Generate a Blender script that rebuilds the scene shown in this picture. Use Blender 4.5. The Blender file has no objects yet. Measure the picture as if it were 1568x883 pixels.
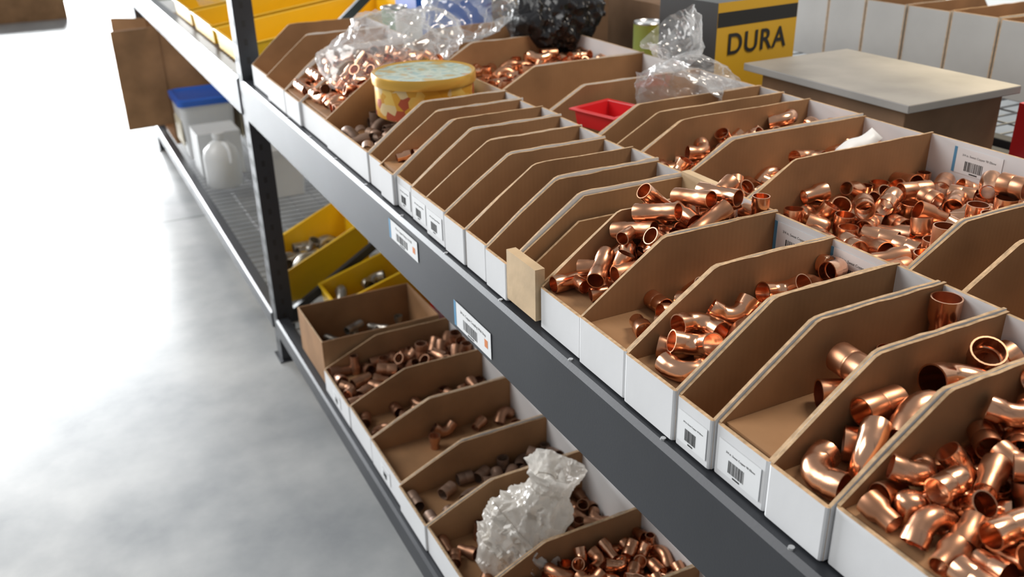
import bpy, math, random, time
from mathutils import Vector, Matrix, Euler, noise
random.seed(7)
sc=bpy.context.scene
U=0.55
def Z(z): return (z+2.65)*U
ZU=Z(-1.0); ZL=Z(-2.366)

# ---------------------------------------------------------------- materials
def new_mat(name):
    m=bpy.data.materials.new(name); m.use_nodes=True
    nt=m.node_tree; b=nt.nodes['Principled BSDF']
    return m,nt,b
def nd(nt,t,**kw):
    n=nt.nodes.new(t)
    for k,v in kw.items(): setattr(n,k,v)
    return n
def simple(name,col,rough=.5,metal=0,var=.0,scale=20,bump=0,bscale=100,spec=None,aniso=None):
    m,nt,b=new_mat(name)
    b.inputs['Roughness'].default_value=rough
    b.inputs['Metallic'].default_value=metal
    if spec is not None: b.inputs['Specular IOR Level'].default_value=spec
    tc=nd(nt,'ShaderNodeTexCoord')
    if var>0:
        n=nd(nt,'ShaderNodeTexNoise'); n.inputs['Scale'].default_value=scale; n.inputs['Detail'].default_value=6
        nt.links.new(tc.outputs['Object'],n.inputs['Vector'])
        r=nd(nt,'ShaderNodeValToRGB')
        r.color_ramp.elements[0].position=.3; r.color_ramp.elements[1].position=.7
        r.color_ramp.elements[0].color=tuple(c*(1-var) for c in col)+(1,)
        r.color_ramp.elements[1].color=tuple(min(1,c*(1+var)) for c in col)+(1,)
        nt.links.new(n.outputs['Fac'],r.inputs['Fac']); nt.links.new(r.outputs['Color'],b.inputs['Base Color'])
    else: b.inputs['Base Color'].default_value=tuple(col)+(1,)
    if bump>0:
        n2=nd(nt,'ShaderNodeTexNoise'); n2.inputs['Scale'].default_value=bscale; n2.inputs['Detail'].default_value=5
        nt.links.new(tc.outputs['Object'],n2.inputs['Vector'])
        bp=nd(nt,'ShaderNodeBump'); bp.inputs['Strength'].default_value=bump; bp.inputs['Distance'].default_value=.002
        nt.links.new(n2.outputs['Fac'],bp.inputs['Height']); nt.links.new(bp.outputs['Normal'],b.inputs['Normal'])
    return m
def kraft_mat(name,col,var=.2):
    m=simple(name,col,.75,0,var,9,.0)
    nt=m.node_tree; b=nt.nodes['Principled BSDF']
    tc=nd(nt,'ShaderNodeTexCoord')
    w=nd(nt,'ShaderNodeTexWave',bands_direction='X'); w.inputs['Scale'].default_value=45; w.inputs['Distortion'].default_value=.6
    nt.links.new(tc.outputs['Object'],w.inputs['Vector'])
    n3=nd(nt,'ShaderNodeTexNoise'); n3.inputs['Scale'].default_value=30; n3.inputs['Detail'].default_value=6
    nt.links.new(tc.outputs['Object'],n3.inputs['Vector'])
    ad=nd(nt,'ShaderNodeMath',operation='MULTIPLY_ADD'); ad.inputs[1].default_value=.35
    nt.links.new(w.outputs['Fac'],ad.inputs[0]); nt.links.new(n3.outputs['Fac'],ad.inputs[2])
    bp=nd(nt,'ShaderNodeBump'); bp.inputs['Strength'].default_value=.15; bp.inputs['Distance'].default_value=.001
    nt.links.new(ad.outputs[0],bp.inputs['Height']); nt.links.new(bp.outputs['Normal'],b.inputs['Normal'])
    b.inputs['Specular IOR Level'].default_value=.25
    return m
KRAFT=kraft_mat('kraft_cardboard',(.345,.19,.092))
KRAFT_D=kraft_mat('kraft_cardboard_dark',(.20,.12,.07))
EDGE=simple('corrugated_edge',(.52,.35,.20),.8,0,.3,120)
WHITE=simple('white_board',(.76,.765,.775),.55,0,.05,6,.1,60)
WHITE_SHADED=simple('white_board_shaded',(.47,.46,.44),.6,0,.08,6,.1,60)  # same white board, shade on the rear bin backs put into the colour
GREYB=simple('grey_board',(.30,.29,.275),.6,0,.1,8)
BEAM=simple('rack_steel_dark',(.040,.043,.050),.42,.25,.15,5,.05,300)
WIRE=simple('zinc_wire',(.45,.46,.48),.35,.9)
BOLT=simple('bolt_zinc',(.6,.6,.6),.3,1)
PAPER=simple('label_paper',(.86,.87,.88),.45)
INK=simple('label_ink',(.02,.02,.02),.6)
BLUE=simple('label_blue',(.10,.30,.50),.5)
ORANGE=simple('label_orange',(.75,.25,.08),.5)
WOOD=simple('plywood',(.62,.45,.27),.6,0,.2,14,.2,60)
YEL=simple('yellow_plastic',(.85,.52,.01),.35,0,.06,4)
RED=simple('red_plastic',(.65,.02,.025),.3)
BLUEP=simple('blue_plastic',(.02,.12,.55),.35)
WPL=simple('white_plastic',(.75,.76,.76),.35,0,.06,5)
BLACKP=simple('black_plastic',(.012,.012,.014),.3,0,0,1,.3,30)
CREAM=simple('cream_label',(.7,.62,.45),.5)

def copper(name,c1,c2,r0,r1,metal=1.0):
    m,nt,b=new_mat(name)
    b.inputs['Metallic'].default_value=metal
    g=nd(nt,'ShaderNodeNewGeometry'); tc=nd(nt,'ShaderNodeTexCoord')
    n=nd(nt,'ShaderNodeTexNoise'); n.inputs['Scale'].default_value=45; n.inputs['Detail'].default_value=5
    nt.links.new(tc.outputs['Object'],n.inputs['Vector'])
    ma=nd(nt,'ShaderNodeMath',operation='MULTIPLY_ADD'); ma.inputs[1].default_value=.9; ma.inputs[2].default_value=-.22
    nt.links.new(n.outputs['Fac'],ma.inputs[0])
    ad=nd(nt,'ShaderNodeMath',operation='MULTIPLY_ADD'); ad.inputs[1].default_value=.75; ad.use_clamp=True
    nt.links.new(g.outputs['Random Per Island'],ad.inputs[0]); nt.links.new(ma.outputs[0],ad.inputs[2])
    r=nd(nt,'ShaderNodeValToRGB'); r.color_ramp.elements[0].color=c1+(1,); r.color_ramp.elements[1].color=c2+(1,)
    nt.links.new(ad.outputs[0],r.inputs['Fac']); nt.links.new(r.outputs['Color'],b.inputs['Base Color'])
    mr=nd(nt,'ShaderNodeMapRange'); mr.inputs['To Min'].default_value=r1; mr.inputs['To Max'].default_value=r0
    nt.links.new(ad.outputs[0],mr.inputs['Value']); nt.links.new(mr.outputs[0],b.inputs['Roughness'])
    return m
COPPER=copper('copper_bright',(.52,.235,.125),(.95,.53,.335),.18,.42)
COPPER_D=copper('copper_aged',(.29,.15,.09),(.58,.32,.20),.32,.52,.88)
GREYF=copper('fitting_tarnished',(.20,.14,.11),(.45,.30,.22),.4,.6,.6)
STEELF=copper('fitting_steel',(.25,.23,.20),(.5,.47,.42),.3,.5,.9)

def bag_mat(name,dens,col=(.85,.87,.88),k=.8,tlf=.35,gf=.09):
    m,nt,b=new_mat(name)
    b.inputs['Base Color'].default_value=col+(1,); b.inputs['Roughness'].default_value=.18
    b.inputs['Specular IOR Level'].default_value=.9
    tr=nd(nt,'ShaderNodeBsdfTransparent'); tl=nd(nt,'ShaderNodeBsdfTranslucent'); tl.inputs['Color'].default_value=col+(1,)
    mx0=nd(nt,'ShaderNodeMixShader'); mx0.inputs[0].default_value=tlf
    nt.links.new(b.outputs[0],mx0.inputs[1]); nt.links.new(tl.outputs[0],mx0.inputs[2])
    lw=nd(nt,'ShaderNodeLayerWeight'); lw.inputs['Blend'].default_value=.3
    ma=nd(nt,'ShaderNodeMath',operation='MULTIPLY_ADD'); ma.inputs[1].default_value=k; ma.inputs[2].default_value=dens; ma.use_clamp=True
    nt.links.new(lw.outputs['Facing'],ma.inputs[0])
    mx=nd(nt,'ShaderNodeMixShader'); nt.links.new(ma.outputs[0],mx.inputs[0])
    nt.links.new(tr.outputs[0],mx.inputs[1]); nt.links.new(mx0.outputs[0],mx.inputs[2])
    gl=nd(nt,'ShaderNodeBsdfGlossy'); gl.inputs['Roughness'].default_value=.12
    mx2=nd(nt,'ShaderNodeMixShader'); mx2.inputs[0].default_value=gf
    nt.links.new(mx.outputs[0],mx2.inputs[1]); nt.links.new(gl.outputs[0],mx2.inputs[2])
    nt.links.new(mx2.outputs[0],nt.nodes['Material Output'].inputs['Surface'])
    return m
BAG=bag_mat('clear_bag_film',.07,k=.55,gf=.12)
BAGW=bag_mat('milky_bag_film',.86,(.84,.80,.74),k=.2,gf=.03,tlf=.45)

# floor
FLOOR,nt,b=new_mat('polished_concrete')
tc=nd(nt,'ShaderNodeTexCoord')
n=nd(nt,'ShaderNodeTexNoise'); n.inputs['Scale'].default_value=2.1; n.inputs['Detail'].default_value=9; n.inputs['Roughness'].default_value=.6
nt.links.new(tc.outputs['Object'],n.inputs['Vector'])
r=nd(nt,'ShaderNodeValToRGB'); r.color_ramp.elements[0].position=.34; r.color_ramp.elements[1].position=.66
r.color_ramp.elements[0].color=(.27,.285,.30,1); r.color_ramp.elements[1].color=(.50,.505,.50,1)
nt.links.new(n.outputs['Fac'],r.inputs['Fac'])
sx=nd(nt,'ShaderNodeSeparateXYZ'); nt.links.new(tc.outputs['Object'],sx.inputs[0])
s1=nd(nt,'ShaderNodeMath',operation='SUBTRACT'); s1.inputs[1].default_value=4.2; nt.links.new(sx.outputs['Y'],s1.inputs[0])
s2=nd(nt,'ShaderNodeMath',operation='ABSOLUTE'); nt.links.new(s1.outputs[0],s2.inputs[0])
s3=nd(nt,'ShaderNodeMath',operation='LESS_THAN'); s3.inputs[1].default_value=.008; nt.links.new(s2.outputs[0],s3.inputs[0])
mc=nd(nt,'ShaderNodeMix',data_type='RGBA'); mc.inputs['B'].default_value=(.15,.15,.15,1)
nt.links.new(s3.outputs[0],mc.inputs['Factor']); nt.links.new(r.outputs['Color'],mc.inputs['A'])
nt.links.new(mc.outputs['Result'],b.inputs['Base Color'])
mr=nd(nt,'ShaderNodeMapRange'); mr.inputs['To Min'].default_value=.28; mr.inputs['To Max'].default_value=.48
nt.links.new(n.outputs['Fac'],mr.inputs['Value']); nt.links.new(mr.outputs[0],b.inputs['Roughness'])
WALL=simple('painted_wall',(.62,.62,.60),.8,0,.04,2)

# tin materials
TIN,nt,b=new_mat('tin_printed_side')
tc=nd(nt,'ShaderNodeTexCoord'); v=nd(nt,'ShaderNodeTexVoronoi'); v.inputs['Scale'].default_value=55
nt.links.new(tc.outputs['Object'],v.inputs['Vector'])
r=nd(nt,'ShaderNodeValToRGB'); cr=r.color_ramp; cr.interpolation='CONSTANT'
cr.elements[0].color=(.75,.38,.04,1); cr.elements[1].position=.35; cr.elements[1].color=(.85,.55,.12,1)
e=cr.elements.new(.6); e.color=(.5,.1,.04,1); e=cr.elements.new(.72); e.color=(.8,.6,.3,1); e=cr.elements.new(.85); e.color=(.7,.33,.03,1)
sp=nd(nt,'ShaderNodeSeparateColor'); nt.links.new(v.outputs['Color'],sp.inputs[0]); nt.links.new(sp.outputs[0],r.inputs['Fac'])
nt.links.new(r.outputs['Color'],b.inputs['Base Color']); b.inputs['Roughness'].default_value=.3; b.inputs['Metallic'].default_value=.3
TINLID,nt,b=new_mat('tin_printed_lid')
tc=nd(nt,'ShaderNodeTexCoord'); n=nd(nt,'ShaderNodeTexNoise'); n.inputs['Scale'].default_value=26; n.inputs['Detail'].default_value=4
nt.links.new(tc.outputs['Object'],n.inputs['Vector'])
r=nd(nt,'ShaderNodeValToRGB'); cr=r.color_ramp
cr.elements[0].position=.36; cr.elements[0].color=(.5,.35,.12,1); cr.elements[1].position=.62; cr.elements[1].color=(.25,.42,.42,1)
e=cr.elements.new(.45); e.color=(.35,.45,.38,1); e=cr.elements.new(.52); e.color=(.55,.6,.5,1); e=cr.elements.new(.7); e.color=(.65,.3,.1,1)
nt.links.new(n.outputs['Fac'],r.inputs['Fac']); nt.links.new(r.outputs['Color'],b.inputs['Base Color']); b.inputs['Roughness'].default_value=.3
TING=simple('tin_gold',(.78,.45,.08),.3,.5)

# ---------------------------------------------------------------- mesh builder
class B:
    def __init__(s): s.v=[];s.f=[];s.m=[]
    def add(s,vs,fs,mat=0,mtx=None):
        o=len(s.v)
        s.v+= [tuple(mtx@Vector(p)) for p in vs] if mtx else [tuple(p) for p in vs]
        for i,f in enumerate(fs):
            s.f.append(tuple(k+o for k in f)); s.m.append(mat[i] if isinstance(mat,(list,tuple)) else mat)
        return s
    def box(s,x0,x1,y0,y1,z0,z1,mat=0,mtx=None):
        # faces order: -z,+z,-y,+y,-x,+x
        vs=[(x0,y0,z0),(x1,y0,z0),(x1,y1,z0),(x0,y1,z0),(x0,y0,z1),(x1,y0,z1),(x1,y1,z1),(x0,y1,z1)]
        fs=[(0,3,2,1),(4,5,6,7),(0,1,5,4),(2,3,7,6),(0,4,7,3),(1,2,6,5)]
        return s.add(vs,fs,mat,mtx)
    def prism_y(s,prof,y0,y1,mneg,mpos,medge):
        n=len(prof)
        vs=[(x,y0,z) for x,z in prof]+[(x,y1,z) for x,z in prof]
        fs=[tuple(range(n)),tuple(range(2*n-1,n-1,-1))]; ms=[mneg,mpos]
        for i in range(n):
            j=(i+1)%n; fs.append((j,i,i+n,j+n)); ms.append(medge)
        return s.add(vs,fs,ms)
    def lathe(s,prof,seg=48,mat=0,c=(0,0,0)):
        vs=[];fs=[];ms=[]
        for r,z in prof:
            for k in range(seg):
                a=2*math.pi*k/seg; vs.append((c[0]+r*math.cos(a),c[1]+r*math.sin(a),c[2]+z))
        for i in range(len(prof)-1):
            for k in range(seg):
                k2=(k+1)%seg
                fs.append((i*seg+k,i*seg+k2,(i+1)*seg+k2,(i+1)*seg+k)); ms.append(mat[i] if isinstance(mat,(list,tuple)) else mat)
        return s.add(vs,fs,ms)
    def build(s,name,mats,loc=(0,0,0),rotz=0,parent=None,smooth=None,bevel=0,rot=None):
        me=bpy.data.meshes.new(name); me.from_pydata(s.v,[],s.f)
        for m in mats: me.materials.append(m)
        me.polygons.foreach_set('material_index',s.m)
        if smooth:
            me.polygons.foreach_set('use_smooth',[True]*len(s.f)); me.set_sharp_from_angle(angle=math.radians(smooth))
        me.update()
        ob=bpy.data.objects.new(name,me); sc.collection.objects.link(ob)
        ob.location=loc; ob.rotation_euler=rot if rot else (0,0,rotz)
        if parent: ob.parent=parent
        if bevel>0:
            md=ob.modifiers.new('bevel','BEVEL'); md.width=bevel; md.segments=2; md.limit_method='ANGLE'
        return ob
def empty(name,loc=(0,0,0)):
    e=bpy.data.objects.new(name,None); sc.collection.objects.link(e); e.location=loc; e.empty_display_size=.05
    return e

# ---------------------------------------------------------------- label
def label(parent,name,org,ux,uy,w,h,text='3/4 in. Sweat Copper 90 Elbow',blue=True,orange=False,seed=1):
    rd=random.Random(seed)
    ux=Vector(ux).normalized(); uy=Vector(uy).normalized(); nn=ux.cross(uy)
    M=Matrix((ux,uy,nn)).transposed().to_4x4(); M.translation=Vector(org)
    b=B()
    b.box(-w/2,w/2,-h/2,h/2,0,.0005,0,M)
    bw=w*.38; x=-bw/2 - w*.05
    while x<bw/2 - w*.05:
        t=rd.choice([.0006,.0009,.0014])*w/.07
        b.box(x,x+t,-h*.36,h*.02,.0005,.0007,1,M); x+=t+rd.choice([.0006,.001,.0013])*w/.07
    b.box(-w*.12,w*.05,-h*.46,-h*.41,.0005,.0007,1,M)
    if blue: b.box(-w/2,-w*.44,-h/2,h/2,.0005,.0008,2,M)
    if orange: b.box(w*.34,w*.42,-h*.2,h*.1,.0005,.0008,3,M); 
    ob=b.build(name,[PAPER,INK,BLUE,ORANGE],parent=parent)
    cu=bpy.data.curves.new(name+'_text','FONT'); cu.body=text; cu.size=min(h*.17,w*.8/(len(text)*.5)); cu.align_x='CENTER'; cu.extrude=.00005
    cu.materials.append(INK)
    t=bpy.data.objects.new(name+'_text',cu); sc.collection.objects.link(t); t.parent=parent
    M2=M.copy(); M2.translation=Vector(org)+uy*h*.2+nn*.0006+ux*w*.03
    t.matrix_local=M2
    return ob

# ---------------------------------------------------------------- cardboard bins
SIMS=[]
BULK={'coup':19,'short':14,'elbow':27,'e45':22,'tee':31}
def add_sim(loc,W,L,hf,hb,run,lift,pieces,fill,mat,name,seed):
    if fill>0:
        ws=sum(p[2] for p in pieces)
        mean=sum(p[2]/ws*BULK[p[0]]*p[1]**3 for p in pieces)
        tot=W*(L-.02)*(fill-lift)/mean
        pieces=[(k,r,max(1,int(round(tot*c/ws)))) for k,r,c in pieces]
    SIMS.append(dict(loc=loc,W=W,L=L,hf=hf,hb=hb,run=run,lift=lift,pieces=pieces,mat=mat,name=name,seed=seed))
def carton_bin(y0,y1,xf,L,z0,hf=.058,hb=.1375,run=.115,rotz=0,back=1,lab=None,backlab=None,pieces=None,fill=0,lift=0,mat=None,pname='copper_fittings',side=0,seed=None,board=None):
    W=(y1-y0)-.0012; yc=(y0+y1)/2; t=.0035
    rd=random.Random(int(y0*1000)+int(xf*100))
    hb=hb+rd.uniform(-.003,.003); hf=hf+rd.uniform(-.003,.003); xf=xf+rd.uniform(-.004,.005)
    b=B()
    for sgn in (-1,1):
        ya,yb=(-W/2,-W/2+t) if sgn<0 else (W/2-t,W/2)
        prof=[(.003,0.0),(L-.002,0.0),(L-.002,hb)]
        nseg=9; top=[]
        for i in range(1,nseg):
            top.append((L-.002-(L-run-.002)*i/nseg,hb+rd.uniform(-.0009,.0009)))
        prof+=top+[(run+.004,hb-.0003),(run-.003,hb-.0025),(run*.5,(hf+hb)/2+rd.uniform(-.001,.001)),(.003,hf)]
        if sgn<0: b.prism_y(prof,ya,yb,1,side if side==3 else 0,2)
        else: b.prism_y(prof,ya,yb,side if side==3 else 0,1,2)
    c=.003; w2=W/2-.0006; h=hf-.001
    pl=[(0.0,-w2+c),(c*.3,-w2+c*.3),(c,-w2),(.012,-w2+.0002),(.012,-w2+.0012),(.0045,-w2+.0016),(.0045,w2-.0016),(.012,w2-.0012),(.012,w2-.0002),(c,w2),(c*.3,w2-c*.3),(0.0,w2-c)]
    n=len(pl); vs=[(x,y,0) for x,y in pl]+[(x,y,h) for x,y in pl]
    fs=[tuple(range(n)),tuple(range(2*n-1,n-1,-1))]+[((i+1)%n,i,i+n,(i+1)%n+n) for i in range(n)]
    fs=[tuple(reversed(f)) for f in fs]
    b.add(vs,fs,[1,2]+[1]*n)
    b.box(.0045,.0075,-W/2+t,W/2-t,.003,hf-.004,[0,2,0,0,0,0])
    b.box(.0075,L-.006,-W/2+t,W/2-t,0.0,.003,[1,0,0,0,0,0])
    if lift>0: b.box(.009,L-.0065,-W/2+t+.0003,W/2-t-.0003,.003,lift,0)
    b.box(L-.006,L-.002,-W/2+t,W/2-t,0,hb-.002,[1,2,0,0,back,1])
    ob=b.build('cardboard_bin',[KRAFT,board or WHITE,EDGE,GREYB],(xf,yc,z0),rotz)
    if lab:
        w=min(.06,W*.8)
        label(ob,'front_label',(-.0006,0,hf*.45),(0,-1,0),(0,0,1),w,min(.036,hf*.66),blue=False,seed=seed or int(y0*991))
    if backlab:
        label(ob,'back_label',(L-.0066,backlab*W,hb-.03),(0,-1,0),(0,0,1),min(.085,W*.9),.04,seed=int(y0*777))
    if pieces:
        add_sim((xf,yc,z0),W-2*t,L-.006,hf,hb,run,lift,pieces,fill,mat or COPPER,pname,int(y0*1000)+5)
    return ob

Y=lambda v:v*U
XF=Y(.915); L1=.292; XB=.815; L2=.43
rows=[
 (.12,.45,dict(pieces=[('elbow',.0115,1),('short',.0115,2)],fill=.09,lift=.055)),
 (.45,.786,dict(pieces=[('elbow',.0112,4),('short',.0118,8),('coup',.0116,6)],fill=.115,lift=.055,pname='copper_fittings')),
 (.786,.921,dict(pieces=[('elbow',.0165,8),('elbow',.0140,4),('coup',.0140,3)],fill=.110,lift=.045,pname='copper_elbows')),
 (.921,1.058,dict(pieces=[('coup',.016,5),('coup',.013,4)],lift=.055,lab=1,pname='copper_couplings')),
 (1.058,1.1635,dict(lab=1)),
 (1.1635,1.333,dict(pieces=[('elbow',.0125,12),('e45',.0125,3),('coup',.0125,2)],fill=.102,lift=.05,pname='copper_elbows',backlab=.02)),
 (1.333,1.515,dict(pieces=[('coup',.0115,8)],fill=.078,lift=.05,pname='copper_couplings',backlab=.02)),
 (1.515,1.702,dict(pieces=[('tee',.0114,24),('coup',.0112,7)],fill=.114,lift=.05,pname='copper_tees',backlab=.05)),
]
for a,c,k in rows: carton_bin(Y(a),Y(c),XF,L1,ZU,**k)
eb=[1.856,1.98,2.11,2.25,2.396,2.53,2.66,2.79,2.92]
for i in range(8):
    k={}
    if i in (3,4,5): k['lab']=1
    if i==6: k['pieces']=[('coup',.010,1)]; k['fill']=.085; k['lift']=.06; k['pname']='copper_couplings'
    carton_bin(Y(eb[i]),Y(eb[i+1]),XF,L1,ZU,**k)
carton_bin(Y(2.92),Y(3.424),XF,L1,ZU,pieces=[('coup',.0125,48),('elbow',.0125,20)],fill=.066,lift=.03,mat=GREYF,pname='tarnished_fittings')
carton_bin(Y(3.424),Y(3.779),XF,L1+.02,ZU,pieces=[('coup',.0125,45),('elbow',.0125,30)],fill=.14,lift=.06)
carton_bin(Y(3.779),Y(4.02),XF,L1+.02,ZU,pieces=[('coup',.0125,25),('elbow',.0125,15)],fill=.13,lift=.06)
carton_bin(Y(4.02),Y(4.36),XF,.34,ZU,hb=.15)
carton_bin(Y(4.36),Y(4.70),XF,.34,ZU,hb=.15)
# wooden ended divider bin
b=B(); W=Y(1.856-1.702)-.002; hb=.132
b.box(-.004,.010,-W/2+.001,W/2-.001,0.006,.078,0)
b.box(L1-.014,L1-.001,-W/2+.001,W/2-.001,0,hb+.008,0)
pf=[(.010,0),(L1-.015,0),(L1-.015,hb),(.115,hb),(.010,.060)]
b.prism_y(pf,-W/2,-W/2+.0035,1,0,3); b.prism_y(pf,W/2-.0035,W/2,1,2,3)
b.box(.010,L1-.015,-W/2+.0035,W/2-.0035,0,.003,1)
b.prism_y([(.012,.004),(L1-.016,.004),(L1-.016,hb-.03),(.10,hb-.03),(.012,.040)],W/2-.016,W/2-.012,1,1,3)
b.build('wood_ended_bin',[WOOD,KRAFT,GREYB,EDGE],(XF,Y((1.856+1.702)/2),ZU))
# back row upper
back=[
 (.60,.88,{}),(.88,1.115,dict()),(1.115,1.256,{}),
 (1.256,1.786,dict(pieces=[('coup',.0145,62),('short',.0145,20),('elbow',.0135,5)],fill=.092,lift=.045,pname='copper_couplings',backlab=.18)),
 (1.786,2.04,dict(pieces=[('coup',.0125,26),('elbow',.0125,20)],fill=.088,lift=.05,pname='copper_fittings')),
 (2.04,2.278,dict(pieces=[('elbow',.013,46),('coup',.013,14)],fill=.102,lift=.055,pname='copper_elbows')),
 (2.278,2.405,{}),(2.405,2.53,{}),(2.53,2.87,{}),
 (2.87,3.25,{}),
 (3.25,3.85,dict(pieces=[('coup',.013,50),('elbow',.013,30)],fill=.09,lift=.06,pname='copper_fittings')),
 (3.85,4.3,{}),
]
for a,c,k in back: carton_bin(Y(a),Y(c),XB,L2,ZU,run=.14,**k)
# lower row
low=[
 (3.545,3.94,dict(pieces=[('coup',.016,42),('elbow',.015,6)],fill=.10,lift=.04,mat=COPPER_D,pname='aged_copper_couplings',lab=1)),
 (3.247,3.545,dict(pieces=[('coup',.014,10),('elbow',.013,8)],fill=.05,lift=.02,mat=COPPER_D,pname='aged_copper_fittings')),
 (2.888,3.247,dict(pieces=[('coup',.014,8),('elbow',.014,4)],lift=.03,mat=COPPER_D,pname='aged_copper_fittings',lab=1)),
 (2.605,2.888,dict(pieces=[('coup',.014,24),('elbow',.014,8)],fill=.06,lift=.03,mat=GREYF,pname='tarnished_fittings')),
 (2.2,2.605,dict(pieces=[('coup',.013,10),('elbow',.013,8)],fill=.04,lift=.01,mat=COPPER_D,pname='aged_copper_fittings')),
 (1.86,2.2,dict(pieces=[('elbow',.0125,3),('coup',.0125,5)],fill=.09,lift=.045,pname='copper_fittings')),
 (1.5,1.86,dict(pieces=[('coup',.0115,10)],pname='copper_fittings')),
]
for a,c,k in low: carton_bin(Y(a),Y(c),XF,.375,ZL,hf=.066,hb=.132,run=.15,**k)
for i,(a,c) in enumerate([(1.5,1.9),(1.9,2.25),(2.25,2.6),(2.6,2.95),(2.95,3.3),(3.3,3.65),(3.65,4.1)]):
    kk=dict(pieces=[('coup',.0135,16),('elbow',.0125,10)],fill=.085,lift=.062,pname='copper_fittings') if i<5 else {}
    carton_bin(Y(a),Y(c),XF+.385,.375,ZL,hf=.07,hb=.14,run=.15,**kk)
add_sim((Y(1.05),Y(5.25),ZL),.22,.24,.15,.24,.03,.07,[('coup',.022,7),('elbow',.02,4)],0,STEELF,'steel_fittings',11)
add_sim((Y(1.19),Y(4.67),ZL),.14,.34,.12,.20,.03,.05,[('coup',.018,8),('elbow',.017,4)],0,STEELF,'steel_fittings',12)
add_sim((Y(.94),Y(4.195),ZL),.22,.32,.12,.135,.03,.02,[('tee',.012,8),('coup',.013,6)],0,STEELF,'steel_fittings',13)
for i in range(20):
    y0=Y(1.2+i*.25)
    carton_bin(y0,y0+Y(.245),Y(3.72)+.40,.40,ZU,hb=.18,rotz=math.pi,board=WHITE_SHADED)

# ---------------------------------------------------------------- fittings
def sweep(path,ro,ri,seg):
    n=len(path)
    P=[Vector(p) for p in path]
    tans=[]
    for i in range(n):
        a=P[max(0,i-1)]; c=P[min(n-1,i+1)]; tans.append((c-a).normalized())
    vs=[];fs=[]
    def ring(i,r):
        nv=Vector((-tans[i].y,tans[i].x,0))
        for k in range(seg):
            an=2*math.pi*k/seg
            vs.append(P[i]+nv*(r*math.cos(an))+Vector((0,0,r*math.sin(an))))
    order=[(i,ro[i]) for i in range(n)]+[(i,ri[i]) for i in range(n-1,-1,-1)]
    for i,r in order: ring(i,r)
    m=len(order)
    for i in range(m):
        j=(i+1)%m
        for k in range(seg):
            k2=(k+1)%seg
            fs.append((i*seg+k,j*seg+k,j*seg+k2,i*seg+k2))
    return vs,fs
def fitting(kind,r,seg,var=0):
    w=r*.10
    if kind in('coup','short'):
        l=r*(3.3 if var%2==0 else 2.5)
        if kind=='short': l=r*(2.3 if var%2==0 else 1.8)
        if var%3==2:
            xs=[-.5,-.1,.08,.5]; f=[1,1,.76,.76]
        else:
            xs=[-.5,-.48,-.06,-.03,0,.03,.06,.48,.5]; f=[.99,1,1,.975,.96,.975,1,1,.99]
        if kind=='short' and var%3==1:
            xs=[-.5,-.48,.2,.34,.44,.49,.5]; f=[.99,1,1,.93,.75,.4,.02]
            path=[(x*l,0,0) for x in xs]; ro=[r*k for k in f]; ri=[max(q-w,r*.005) for q in ro]
            vs,fs=sweep(path,ro,ri,seg)
        else:
            path=[(x*l,0,0) for x in xs]; ro=[r*k for k in f]; ri=[q-w for q in ro]
            vs,fs=sweep(path,ro,ri,seg)
    elif kind in('elbow','e45'):
        ang=math.pi/2 if kind=='elbow' else math.pi/4
        R=r*1.6; hub=r*1.0; path=[];ro=[]
        path+=[(0,-hub,0),(0,-hub*.1,0),(0,0,0)]; ro+=[r,r,r*.93]
        ns=6 if seg>10 else 3
        for i in range(1,ns):
            a=ang*i/ns; path.append((R-R*math.cos(a),R*math.sin(a),0)); ro.append(r*.93)
        e=Vector((R-R*math.cos(ang),R*math.sin(ang),0)); d=Vector((math.sin(ang),math.cos(ang),0))
        path+=[tuple(e),tuple(e+d*hub*.1),tuple(e+d*hub)]; ro+=[r*.93,r,r]
        ri=[q-w for q in ro]
        vs,fs=sweep(path,ro,ri,seg)
    else:
        l=r*5.2
        path=[(x*l,0,0) for x in(-.5,-.48,-.22,-.2,.2,.22,.48,.5)]; ro=[r*k for k in(.99,1,1,.94,.94,1,1,.99)]; ri=[q-w for q in ro]
        vs,fs=sweep(path,ro,ri,seg)
        k0=1 if var%2 else .8
        path=[(0,y*r,0) for y in(.3,1.25,1.35,2.5,2.55)]; ro=[r*k*k0 for k in(.94,.94,1,1,.99)]; ri=[q-w for q in ro]
        v2,f2=sweep(path,ro,ri,seg); o=len(vs); vs+=v2; fs+=[tuple(i+o for i in f) for f in f2]
    c=sum(vs,Vector())/len(vs)
    return [v-c for v in vs],fs
SZ={'coup':3.4,'short':2.7,'elbow':4.4,'e45':4.0,'tee':5.4}
SC=10.0
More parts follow.
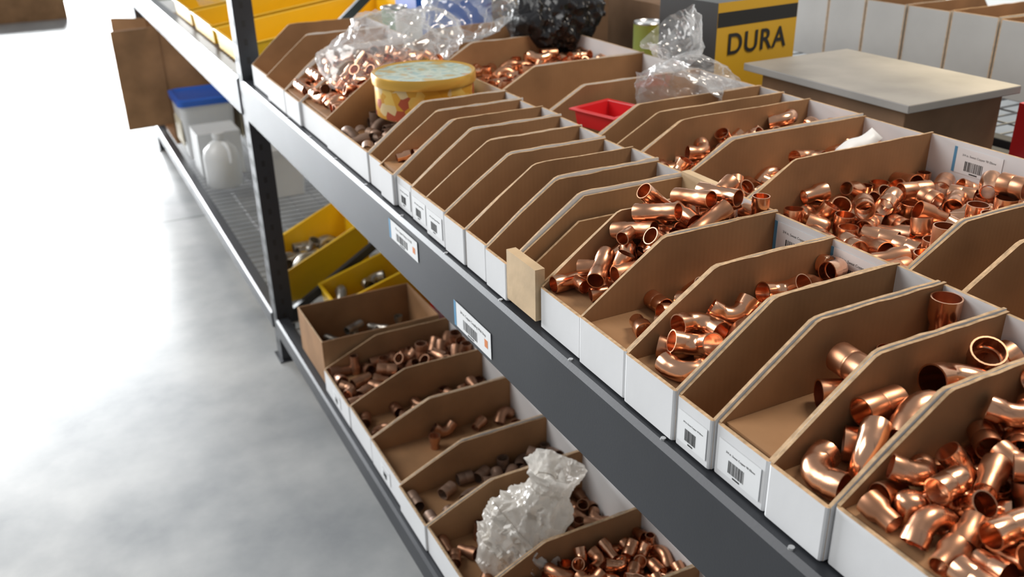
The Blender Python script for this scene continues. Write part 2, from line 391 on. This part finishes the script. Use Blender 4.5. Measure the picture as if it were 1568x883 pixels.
def run_sims():
    bpy.ops.rigidbody.world_add()
    rw=sc.rigidbody_world
    coll=bpy.data.collections.new('rbtmp'); sc.collection.children.link(coll); rw.collection=coll
    rw.substeps_per_frame=10; rw.solver_iterations=10
    sc.gravity=(0,0,-98)
    NF=50
    rw.point_cache.frame_start=1; rw.point_cache.frame_end=NF+5
    temps=[]; meshes={}
    def wallbox(x0,x1,y0,y1,z0,z1,off,roty=0):
        b=B(); cx,cy,cz=(x0+x1)/2,(y0+y1)/2,(z0+z1)/2
        hx,hy,hz=(x1-x0)/2*SC,(y1-y0)/2*SC,(z1-z0)/2*SC
        b.box(-hx,hx,-hy,hy,-hz,hz)
        ob=b.build('tmpwall',[],loc=(off[0]+cx*SC,off[1]+cy*SC,cz*SC),rot=(0,roty,0))
        coll.objects.link(ob); rb=ob.rigid_body
        rb.type='PASSIVE'; rb.collision_shape='BOX'; rb.friction=.35; rb.restitution=0; rb.use_margin=True; rb.collision_margin=.004
        temps.append(ob)
    for si,S in enumerate(SIMS):
        rd=random.Random(S['seed'])
        off=((si%8)*30.0,(si//8)*30.0)
        S['off']=off; W,L,hf,hb,run,lift=S['W'],S['L'],S['hf'],S['hb'],S['run'],S['lift']
        T=.1; H=5.0; fz=max(.003,lift)
        wallbox(-.2,L+.2,-W/2-.2,W/2+.2,fz-T*2,fz,off)
        wallbox(-.2,L+.2,-W/2-T,-W/2,-.05,H,off); wallbox(-.2,L+.2,W/2,W/2+T,-.05,H,off)
        wallbox(L,L+T,-W/2,W/2,-.05,H,off)
        wallbox(.008-T,.008,-W/2,W/2,-.05,hf+.01,off)
        ln=math.hypot(run,hb-hf)+.02; ang=math.atan2(hb-hf,run)
        cx=(.008+run)/2; cz=(hf+hb)/2+.012
        nx,nz=-math.sin(ang),math.cos(ang)
        mx,mz=cx+nx*.05,cz+nz*.05
        wallbox(mx-ln/2,mx+ln/2,-W/2,W/2,mz-.05,mz+.05,off,roty=-ang)
        wallbox(run-T,run,-W/2,W/2,hb+.012,H,off)
        lst=[]
        for kind,r,cnt in S['pieces']: lst+= [(kind,r)]*cnt
        rd.shuffle(lst)
        zc=fz+.01; i=0; S['obs']=[]
        while i<len(lst):
            d=max(SZ[k]*r for k,r in lst[i:i+8])*.95
            nx_=max(1,int((L-run)/d)); ny_=max(1,int(W/d))
            for a in range(nx_):
                for c in range(ny_):
                    if i>=len(lst): break
                    kind,r=lst[i]; var=i%6
                    key=(kind,r,var)
                    if key not in meshes:
                        vs,fs=fitting(kind,r,8,var); me=bpy.data.meshes.new('t'); me.from_pydata([v*SC for v in vs],[],fs); meshes[key]=me
                    ob=bpy.data.objects.new('tmp',meshes[key]); coll.objects.link(ob); sc.collection.objects.link(ob)
                    x=run+(a+.5)*(L-run)/nx_; y=-W/2+(c+.5)*W/ny_
                    ob.location=(off[0]+(x+rd.uniform(-.002,.002))*SC,off[1]+(y+rd.uniform(-.002,.002))*SC,(zc+d/2)*SC)
                    if ny_==1 and d>W:
                        ob.rotation_euler=(rd.uniform(-3,3),rd.uniform(-.5,.5),rd.choice([0,math.pi])+rd.uniform(-.3,.3))
                    else: ob.rotation_euler=(rd.uniform(-3,3),rd.uniform(-3,3),rd.uniform(-3,3))
                    rb=ob.rigid_body; rb.type='ACTIVE'; rb.collision_shape='CONVEX_HULL'; rb.friction=.4; rb.restitution=.0
                    rb.use_margin=True; rb.collision_margin=.004; rb.mass=1; rb.linear_damping=.05; rb.angular_damping=.2
                    S['obs'].append((ob,kind,r,var)); temps.append(ob); i+=1
            zc+=d
    for f in range(1,NF+1): sc.frame_set(f)
    dg=bpy.context.evaluated_depsgraph_get()
    hi={}
    for S in SIMS:
        b=B(); off=S['off']; loc=Vector(S['loc'])
        for ob,kind,r,var in S['obs']:
            M=ob.evaluated_get(dg).matrix_world
            rot=M.to_3x3().normalized().to_4x4(); p=M.translation
            lp=Vector(((p.x-off[0])/SC,(p.y-off[1])/SC,p.z/SC))
            if lp.z<0 or lp.z>S['hb']+.05 or not(-.0<lp.x<S['L']+.01) or abs(lp.y)>S['W']/2: continue
            key=(kind,r,var)
            if key not in hi: hi[key]=fitting(kind,r,22,var)
            rot.translation=lp
            b.add(hi[key][0],hi[key][1],0,rot)
        if b.v: b.build(S['name'],[S['mat']],loc,smooth=50)
    sc.frame_set(1)
    for ob in temps: bpy.data.objects.remove(ob,do_unlink=True)
    bpy.ops.rigidbody.world_remove()
    bpy.data.collections.remove(coll)
run_sims()

# ---------------------------------------------------------------- rack
rack=empty('storage_rack')
XR=1.70
yN=Y(4.9)-2.75
posts=[yN,Y(4.9),Y(4.9)+2.75]
def post(x,y,face):
    b=B(); w=.065; d=.055; t=.003
    s=face
    b.box(0,t,-w/2,w/2,0,2.3) if s<0 else b.box(-t,0,-w/2,w/2,0,2.3)
    for sg in(-1,1):
        y0=sg*w/2; 
        if s<0:
            b.box(t,d,min(y0,y0-sg*t),max(y0,y0-sg*t),0,2.3); b.box(d-t,d,min(y0-sg*t,y0-sg*.018),max(y0-sg*t,y0-sg*.018),0,2.3)
        else:
            b.box(-d,-t,min(y0,y0-sg*t),max(y0,y0-sg*t),0,2.3)
    z=.05
    while z<2.25:
        for yy in(-.014,.014):
            if s<0: b.box(-.0006,0,yy-.004,yy+.004,z,z+.018,1)
        b.box(.02,.03,-w/2-.0006,-w/2,z,z+.018,1) if s<0 else None
        z+=.05
    b.box(-.01 if s<0 else -d,d if s<0 else .01,-w/2-.01,w/2+.01,0,.004)
    return b.build('post',[BEAM,INK],(x,y,0),parent=rack,bevel=.001)
for yy in posts:
    post(.492,yy,-1); post(XR,yy,1)
    b=B()
    for z in(.12,.80,1.7): b.box(.547,XR-.055,yy-.012,yy+.012,z,z+.03)
    b.build('cross_tie',[BEAM],parent=rack)
    for (za,zb) in((.15,.8),(.83,1.7)):
        b=B(); a=Vector((.55,0,za)); c=Vector((XR-.06,0,zb)); l=(c-a).length; ang=math.atan2(zb-za,c.x-a.x)
        b.box(0,l,-.01,.01,-.012,.012)
        b.build('diagonal_brace',[BEAM],(a.x,yy,a.z),parent=rack,rot=(0,-ang,0))
def beam(x,y0,y1,ztop,h,sgn):
    b=B()
    prof=[(0,-h),(.004,-h-.002),(.040,-h-.002),(.040,0),(.022,0),(.020,.0),(.006,0),(0,-.006)]
    n=len(prof); vs=[(sgn*px,y0,pz) for px,pz in prof]+[(sgn*px,y1,pz) for px,pz in prof]
    fs=[tuple(range(n)),tuple(range(2*n-1,n-1,-1))]+[((i+1)%n,i,i+n,(i+1)%n+n) for i in range(n)]
    b.add(vs,fs)
    return b.build('shelf_beam',[BEAM],(x,0,ztop),parent=rack)
for i in range(2):
    ya,yb=posts[i]+.033,posts[i+1]-.033
    beam(.488,ya,yb,ZU-.003,.108,1); beam(XR,ya,yb,ZU-.003,.108,-1)
    beam(.488,ya,yb,ZL-.004,.055,1); beam(XR,ya,yb,ZL-.004,.055,-1)
    b=B()
    for k in range(14):
        y=ya+.1+k*(yb-ya-.2)/13
        b.lathe([(0,.002),(.003,.002),(.0035,0)],10,0,(.496,y,ZU-.003))
    b.build('rivets',[BOLT],parent=rack)
    for zt in(ZU-.0075,ZL-.0085):
        b=B(); r=.0018
        y=ya
        while y<yb: b.box(.49,XR-.01,y-r,y+r,zt-2*r,zt,0); y+=.05
        x=.53
        while x<XR-.03: b.box(x-r,x+r,ya,yb,zt-4*r,zt-2*r,0); x+=.10
        b.build('wire_deck',[WIRE],parent=rack)
# second rack behind
rack2=empty('rear_storage_rack')
for z in(ZU-.0075,ZL-.0085):
    b=B(); y=.1
    while y<5.4: b.box(1.76,2.95,y-.0018,y+.0018,z-.0036,z); y+=.05
    x=1.8
    while x<2.95: b.box(x-.0018,x+.0018,.1,5.4,z-.0072,z-.0036); x+=.1
    b.build('wire_deck',[WIRE],parent=rack2)
for zt,h in((ZU-.003,.108),(ZL-.004,.055)):
    b=B(); b.box(1.75,1.785,.0,5.4,zt-h,zt); b.box(2.94,2.975,0,5.4,zt-h,zt); b.build('shelf_beam',[BEAM],parent=rack2,bevel=.002)
for y in(.0,2.7,5.4):
    for x in(1.76,2.93):
        b=B(); b.box(x,x+.05,y-.03,y+.03,0,2.3); b.build('post',[BEAM],parent=rack2,bevel=.002)
label(rack,'beam_label_a',(.4872,Y(2.535),Z(-1.068)),(0,-1,0),(0,0,1),.135,.036,text='1/2 in. Copper Fitting 1-1/4 OD',blue=True,orange=True,seed=3)
label(rack,'beam_label_b',(.4872,Y(2.03),Z(-1.150)),(0,-1,0),(0,0,1),.130,.042,text='3/4 in. Copper Coupling With Stop',blue=True,orange=True,seed=4)

# ---------------------------------------------------------------- cookie tin
b=B(); R=.19*U
b.lathe([(0,0),(R*.93,0),(R*.96,.003),(R*.96,.066)],64,0)
b.lathe([(R*1.0,.064),(R*1.005,.066),(R*1.005,.080),(R*.99,.084),(R*.95,.0825),(R*.93,.0815),(0,.0815)],64,[1,1,1,1,1,2])
b.build('cookie_tin',[TIN,TING,TINLID],(Y(1.235),Y(3.17),Z(-.848)),smooth=40)

# ---------------------------------------------------------------- bags
def bag(name,path,radii,mat,flat=1.0,amp=.12,seed=0,seg=96,n=90,fscale=14):
    P=[Vector(p) for p in path]; m=len(P)-1
    o=sum(P,Vector())/len(P)
    vs=[];fs=[]
    for i in range(n+1):
        t=i/n*m; k=min(int(t),m-1); f=t-k; f2=f*f*(3-2*f)
        c=P[k].lerp(P[k+1],f); r=radii[k]*(1-f2)+radii[k+1]*f2
        tan=(P[k+1]-P[k]).normalized()
        side=tan.cross(Vector((0,0,1)))
        if side.length<.1: side=Vector((1,0,0))
        side.normalize(); up=side.cross(tan).normalized()
        for j in range(seg):
            a=2*math.pi*j/seg
            d=side*math.cos(a)+up*math.sin(a)*flat
            p=c+d*r
            q=p*fscale+Vector((seed*7.3,0,0))
            rid=1-abs(noise.noise(q))*2
            rid2=1-abs(noise.noise(q*2.3))*2
            rid4=1-abs(noise.noise(q*4.5))*2
            rid3=noise.noise(q*.5)
            p=p+d*r*(amp*(rid-.5)+amp*.55*(rid2-.5)+amp*.3*(rid4-.5)+amp*1.6*rid3)
            vs.append(p-o)
    for i in range(n):
        for j in range(seg):
            j2=(j+1)%seg; fs.append((i*seg+j,i*seg+j2,(i+1)*seg+j2,(i+1)*seg+j))
    b=B(); b.add(vs,fs)
    return b.build(name,[mat],o,smooth=35)
def C(x,y,z): return (x*U,y*U,(z+2.65)*U)
bag('plastic_bag_of_copper',[C(1.0,3.56,-.80),C(1.1,3.62,-.76),C(1.3,3.72,-.71),C(1.5,3.85,-.70),C(1.6,3.95,-.68),C(1.72,4.0,-.64),C(1.9,4.15,-.60)],[.01,.08,.11,.09,.06,.10,.12],BAG,flat=.66,amp=.22,seed=1)
bag('plastic_bag',[C(1.95,2.62,-.82),C(2.0,2.66,-.78),C(2.05,2.68,-.72),C(2.08,2.70,-.67),C(2.0,2.75,-.56)],[.01,.09,.085,.04,.085],BAG,flat=.8,amp=.25,seed=2)
bag('milky_plastic_bag',[C(1.02,2.36,-2.30),C(1.10,2.36,-2.27),C(1.2,2.36,-2.20),C(1.27,2.34,-2.11),C(1.30,2.33,-2.02),C(1.32,2.33,-1.94)],[.02,.085,.09,.062,.05,.06],BAGW,flat=.9,amp=.22,seed=3,fscale=20)
bag('black_plastic_bag',[C(2.0,3.95,-.80),C(2.08,3.95,-.74),C(2.2,3.95,-.70),C(2.35,3.95,-.68),C(2.5,3.95,-.70)],[.02,.10,.12,.10,.01],BLACKP,flat=.75,amp=.2,seed=4)
bag('plastic_bag',[C(1.15,7.3,-.95),C(1.2,7.3,-.85),C(1.3,7.3,-.72),C(1.35,7.3,-.6)],[.02,.11,.10,.03],BAG,flat=.9,amp=.2,seed=5)
bag('plastic_bag',[C(3.9,2.0,-.66),C(4.0,2.1,-.63),C(4.1,2.3,-.62),C(4.1,2.6,-.64)],[.01,.08,.09,.02],BAG,flat=.7,amp=.2,seed=6)
bag('plastic_bag',[C(3.9,1.4,-.66),C(4.0,1.5,-.63),C(4.1,1.7,-.62),C(4.1,1.8,-.64)],[.01,.07,.07,.02],BAG,flat=.7,amp=.2,seed=7)
b=B(); vs=[];fs=[]
for i in range(13):
    u=i/12
    for j in (0,1): vs.append((-.05+.10*u,(-.012+.024*j),.006*math.sin(u*6)+.006*u*(j)))
for i in range(12): fs.append((2*i,2*i+2,2*i+3,2*i+1))
b.add(vs,fs); ob=b.build('paper_tag',[PAPER],(Y(2.10),Y(1.90),ZU+.118),smooth=60,rot=(.35,-.15,.2))
sm=ob.modifiers.new('thick','SOLIDIFY'); sm.thickness=.0006

# ---------------------------------------------------------------- trays, boxes
def tray(name,x0,x1,y0,y1,z0,h,mat,taper=.012,t=.003,lip=.008,rotz=0,slope=False):
    cx,cy=(x0+x1)/2,(y0+y1)/2; a,c=(x1-x0)/2,(y1-y0)/2
    def rr(k,z,ex=0): return [(-a+k,-c+k,z),(a-k,-c+k,z),(a-k,c-k,z),(-a+k,c-k,z)]
    hf=h*.45 if slope else h
    def rz(k,zb):
        return [(-a+k,-c+k,hf+zb),(a-k,-c+k,h+zb),(a-k,c-k,h+zb),(-a+k,c-k,hf+zb)]
    vs=rr(taper,0)+rz(lip,-.004)+rz(0,-.004)+rz(0,0)+rz(lip+t,0)+rr(taper+t,t)
    fs=[(3,2,1,0)]
    for k in range(5):
        for i in range(4):
            j=(i+1)%4; fs.append((k*4+i,k*4+j,(k+1)*4+j,(k+1)*4+i))
    fs.append((20,21,22,23))
    b=B(); b.add(vs,fs)
    return b.build(name,[mat],(cx,cy,z0),rotz,bevel=.0015)
tray('red_plastic_tray',Y(1.64),Y(1.84),Y(2.58),Y(2.80),ZU+.075,.035,RED,rotz=.25)
tray('red_plastic_tray',Y(1.66),Y(2.1),Y(4.2),Y(4.45),ZL,.11,RED)
tray('yellow_storage_bin',Y(1.0),Y(1.55),Y(5.0),Y(5.5),ZL,.24,YEL,slope=True)
tray('yellow_storage_bin',Y(1.15),Y(1.85),Y(4.50),Y(4.84),ZL,.20,YEL,slope=True)
for i in range(3):
    tray('yellow_storage_bin',Y(.95),Y(2.0),Y(5.15+i*.8),Y(5.85+i*.8),ZU,.14,YEL,slope=True)
def carton(name,x0,x1,y0,y1,z0,h,mats,open_top=False,side=None,rotz=0):
    a,c=(x1-x0)/2,(y1-y0)/2; t=.004; b=B()
    if not open_top:
        b.box(-a,a,-c,c,0,h,[0,0,1 if side else 0,0,2 if side==2 else 0,0])
        b.box(-a+.001,a-.001,-.024,.024,h,h+.0006,0)
    else:
        b.box(-a,a,-c,c,0,t); b.box(-a,-a+t,-c,c,t,h,[0,1,0,0,0,0]); b.box(a-t,a,-c,c,t,h)
        b.box(-a+t,a-t,-c,-c+t,t,h); b.box(-a+t,a-t,c-t,c,t,h)
    return b.build(name,mats,((x0+x1)/2,(y0+y1)/2,z0),rotz,bevel=.001)
carton('open_carton',Y(.93),Y(1.55),Y(3.97),Y(4.42),ZL,.135,[KRAFT,EDGE],True)
# far carton lying on its side, mouth to the aisle, flap swung out
b=B(); a,c,h,t=.25,.2,.60,.005
b.box(-a,a,-c,c,0,t); b.box(-a,a,-c,c,h-t,h); b.box(a-t,a,-c,c,t,h-t); b.box(-a,a-t,c-t,c,t,h-t); b.box(-a,a-t,-c,-c+t,t,h-t)
Mx=Matrix.Translation((-a,-c,0))@Matrix.Rotation(.15,4,'Z'); b.box(-.22,0,-t,0,.11,h-.01,0,Mx)
Mx=Matrix.Translation((-a,c,0))@Matrix.Rotation(-.6,4,'Z'); b.box(-.2,0,-t,0,.04,h-.02,0,Mx)
b.build('large_open_carton',[KRAFT],(Y(.97)+a,Y(9.3),ZL))
b=B()
b.box(-.115,.135,-.185,.185,0,.141,0); b.box(-.143,.143,-.213,.213,.141,.156,[1,2,1,1,1,1])
b.build('lidded_storage_box',[KRAFT_D,GREYB,simple('worn_lid',(.32,.295,.26),.5,0,.25,6)],(Y(2.61),Y(2.34),ZU),bevel=.002)
carton('red_carton',Y(2.90),Y(3.04),Y(1.84),Y(1.97),ZU,.12,[RED,WHITE])
carton('shipping_carton',1.82,2.4,Y(1.1),Y(2.6),ZL,.42,[simple('tan_carton',(.6,.42,.2),.7,0,.1,5),EDGE])
DY=simple('box_yellow',(.66,.38,.02),.45); DB=simple('box_black',(.015,.015,.015),.45)
pb=B(); pb.box(-.12,.12,-.09,.09,0,.27,[1,1,0,0,1,0]); pb.box(-.119,.119,-.0906,-.09,.22,.25,1)
pbo=pb.build('printed_product_box',[DY,DB],(Y(2.50),Y(3.02),ZU),rotz=.1,bevel=.001)
cu=bpy.data.curves.new('box_print','FONT'); cu.body='DURA'; cu.size=.062; cu.align_x='CENTER'; cu.extrude=.0003; cu.offset=.0008; cu.space_character=1.1; cu.materials.append(DB)
t=bpy.data.objects.new('box_print',cu); sc.collection.objects.link(t); t.parent=pbo; t.location=(0,-.0915,.162); t.rotation_euler=(math.pi/2,0,0)
carton('blue_carton',Y(1.85),Y(2.3),Y(4.80),Y(5.12),ZU,.22,[BLUEP,WHITE,BLUEP])
carton('shipping_carton',Y(2.35),Y(2.95),Y(4.35),Y(5.0),ZU,.26,[KRAFT_D,EDGE])
carton('shipping_carton',Y(2.62),Y(3.05),Y(3.4),Y(4.1),ZU,.2,[KRAFT_D,EDGE])
for (x,y,z,col) in((1.66,4.42,0,(.7,.7,.65)),(1.66,4.62,0,(.1,.35,.12)),(2.5,4.22,0,(.6,.62,.55)),(2.45,3.5,.0,(.3,.35,.08))):
    b=B(); b.lathe([(0,0),(.035,0),(.037,.003),(.036,.006),(.036,.174),(.037,.177),(.035,.18),(.033,.177),(0,.177)],32,[1,1,1,0,1,1,1,1])
    b.build('spray_can',[simple('can_label',col,.35),BOLT],(Y(x),Y(y),ZU+z),smooth=40)
def tub(name,x,y,s=1.0,lid=None):
    b=B()
    def rrect(a,c,r,z,k=6):
        out=[]
        for q,(sx_,sy_) in enumerate(((1,1),(-1,1),(-1,-1),(1,-1))):
            for i in range(k+1):
                an=(q+i/k)*math.pi/2; out.append((sx_*(a-r)+r*math.cos(an),sy_*(c-r)+r*math.sin(an),z))
        return out
    layers=[(.10,.12,.025,0,0),(.115,.135,.03,.24,0),(.122,.142,.03,.24,1),(.124,.144,.03,.265,1),(.11,.13,.03,.27,1),(.10,.12,.03,.262,1)]
    vs=[];n=28
    for a,c,r,z,_ in layers: vs+=[(p[0]*s,p[1]*s,p[2]*s) for p in rrect(a,c,r,z)]
    fs=[tuple(range(n-1,-1,-1))]; ms=[0]
    for i in range(len(layers)-1):
        for k in range(n):
            fs.append((i*n+k,i*n+(k+1)%n,(i+1)*n+(k+1)%n,(i+1)*n+k)); ms.append(layers[i+1][4])
    fs.append(tuple(range((len(layers)-1)*n,len(layers)*n))); ms.append(1)
    b.add(vs,fs,ms); b.box(-.1165*s,-.112*s,-.09*s,.09*s,.06*s,.17*s,2)
    return b.build(name,[WPL,lid or BLUEP,CREAM],(x,y,ZL),smooth=35)
tub('blue_lid_tub',Y(1.2),Y(8.55),1.1)
tub('blue_lid_tub',Y(1.72),Y(8.55),1.1)
def jug(x,y,s=1):
    b=B(); b.lathe([(0,0),(.07,0),(.078,.01),(.078,.13),(.07,.165),(.04,.195),(.022,.205),(.022,.222)],32,0)
    b.lathe([(.026,.215),(.026,.238),(0,.238)],24,1)
    vs,fs=sweep([(0.02,0,0),(.05,.0,0),(.075,-.02,0),(.082,-.05,0),(.078,-.08,0)],[.009]*5,[.001]*5,10)
    M=Matrix.Translation((0,0,.195))@Matrix.Rotation(math.pi/2,4,'X')
    b.add(vs,fs,0,M)
    return b.build('plastic_jug',[WPL,WPL],(x,y,ZL),smooth=40,rotz=-1.2)
jug(Y(1.13),Y(7.48)); jug(Y(1.62),Y(7.85))
carton('small_white_carton',Y(1.0),Y(1.35),Y(7.74),Y(8.1),ZL,.2,[WPL,CREAM])
tub('white_tub',Y(1.5),Y(7.1),.8,lid=WPL)
carton('floor_carton',-.8,.35,11.2,12.0,0,.4,[KRAFT,EDGE])

# ---------------------------------------------------------------- room
b=B(); b.box(-9,7,-3,18,-.1,0); b.build('floor',[FLOOR])
b=B(); b.box(-9,-5.5,18,18.2,0,5); b.box(1.2,7,18,18.2,0,5); b.box(-5.5,1.2,18,18.2,4.2,5); b.build('wall_far',[WALL])
b=B(); b.box(7,7.2,-3,18.2,0,5); b.build('wall_right',[WALL])

# ---------------------------------------------------------------- lights
def area(name,loc,target,sx_,sy_,power,col=(1,1,1)):
    l=bpy.data.lights.new(name,'AREA'); l.shape='RECTANGLE'; l.size=sx_; l.size_y=sy_; l.energy=power; l.color=col
    o=bpy.data.objects.new(name,l); sc.collection.objects.link(o); o.location=loc
    o.rotation_euler=(Vector(target)-Vector(loc)).to_track_quat('-Z','Y').to_euler(); return o
area('door_daylight',(-2.2,17.6,2.1),(-1.8,0,.6),6.6,4.0,5400,(.95,.98,1))
area('skylight',(-2.4,3.4,3.6),(.9,1.3,.9),2.6,2.6,122,(1,.98,.95))
area('ceiling_panel',(2.0,.6,3.2),(1.0,1.2,.9),.8,.8,44,(1,.88,.74))
l=bpy.data.lights.new('warm_spot','SPOT'); l.energy=160; l.color=(1,.78,.4); l.spot_size=.55; l.spot_blend=.5; l.shadow_soft_size=.03  # added spot, stands in for sunlight falling on the rear wire deck
o=bpy.data.objects.new('warm_spot',l); sc.collection.objects.link(o); o.location=(3.0,1.9,2.8); o.rotation_euler=(Vector((1.95,1.1,.8))-Vector(o.location)).to_track_quat('-Z','Y').to_euler()
w=bpy.data.worlds.new('world'); sc.world=w; w.use_nodes=True
w.node_tree.nodes['Background'].inputs[0].default_value=(.94,.97,1,1); w.node_tree.nodes['Background'].inputs[1].default_value=.30
sc.view_settings.view_transform='Standard'

# ---------------------------------------------------------------- camera
cy=Vector((-789,641,-1411)).normalized(); cx=Vector((3116,731,-1411)); cx=(cx-cy*cx.dot(cy)).normalized(); cz=cx.cross(cy)
M=Matrix((cx,cy,cz)).to_4x4(); M.translation=Vector((0,0,2.65*U))
cd=bpy.data.cameras.new('camera'); co=bpy.data.objects.new('camera',cd); sc.collection.objects.link(co); co.matrix_world=M
cd.sensor_width=36; cd.lens=36*1411/1568; cd.clip_start=.02
cd.dof.use_dof=True; cd.dof.focus_distance=1.08; cd.dof.aperture_fstop=6.3
sc.camera=co
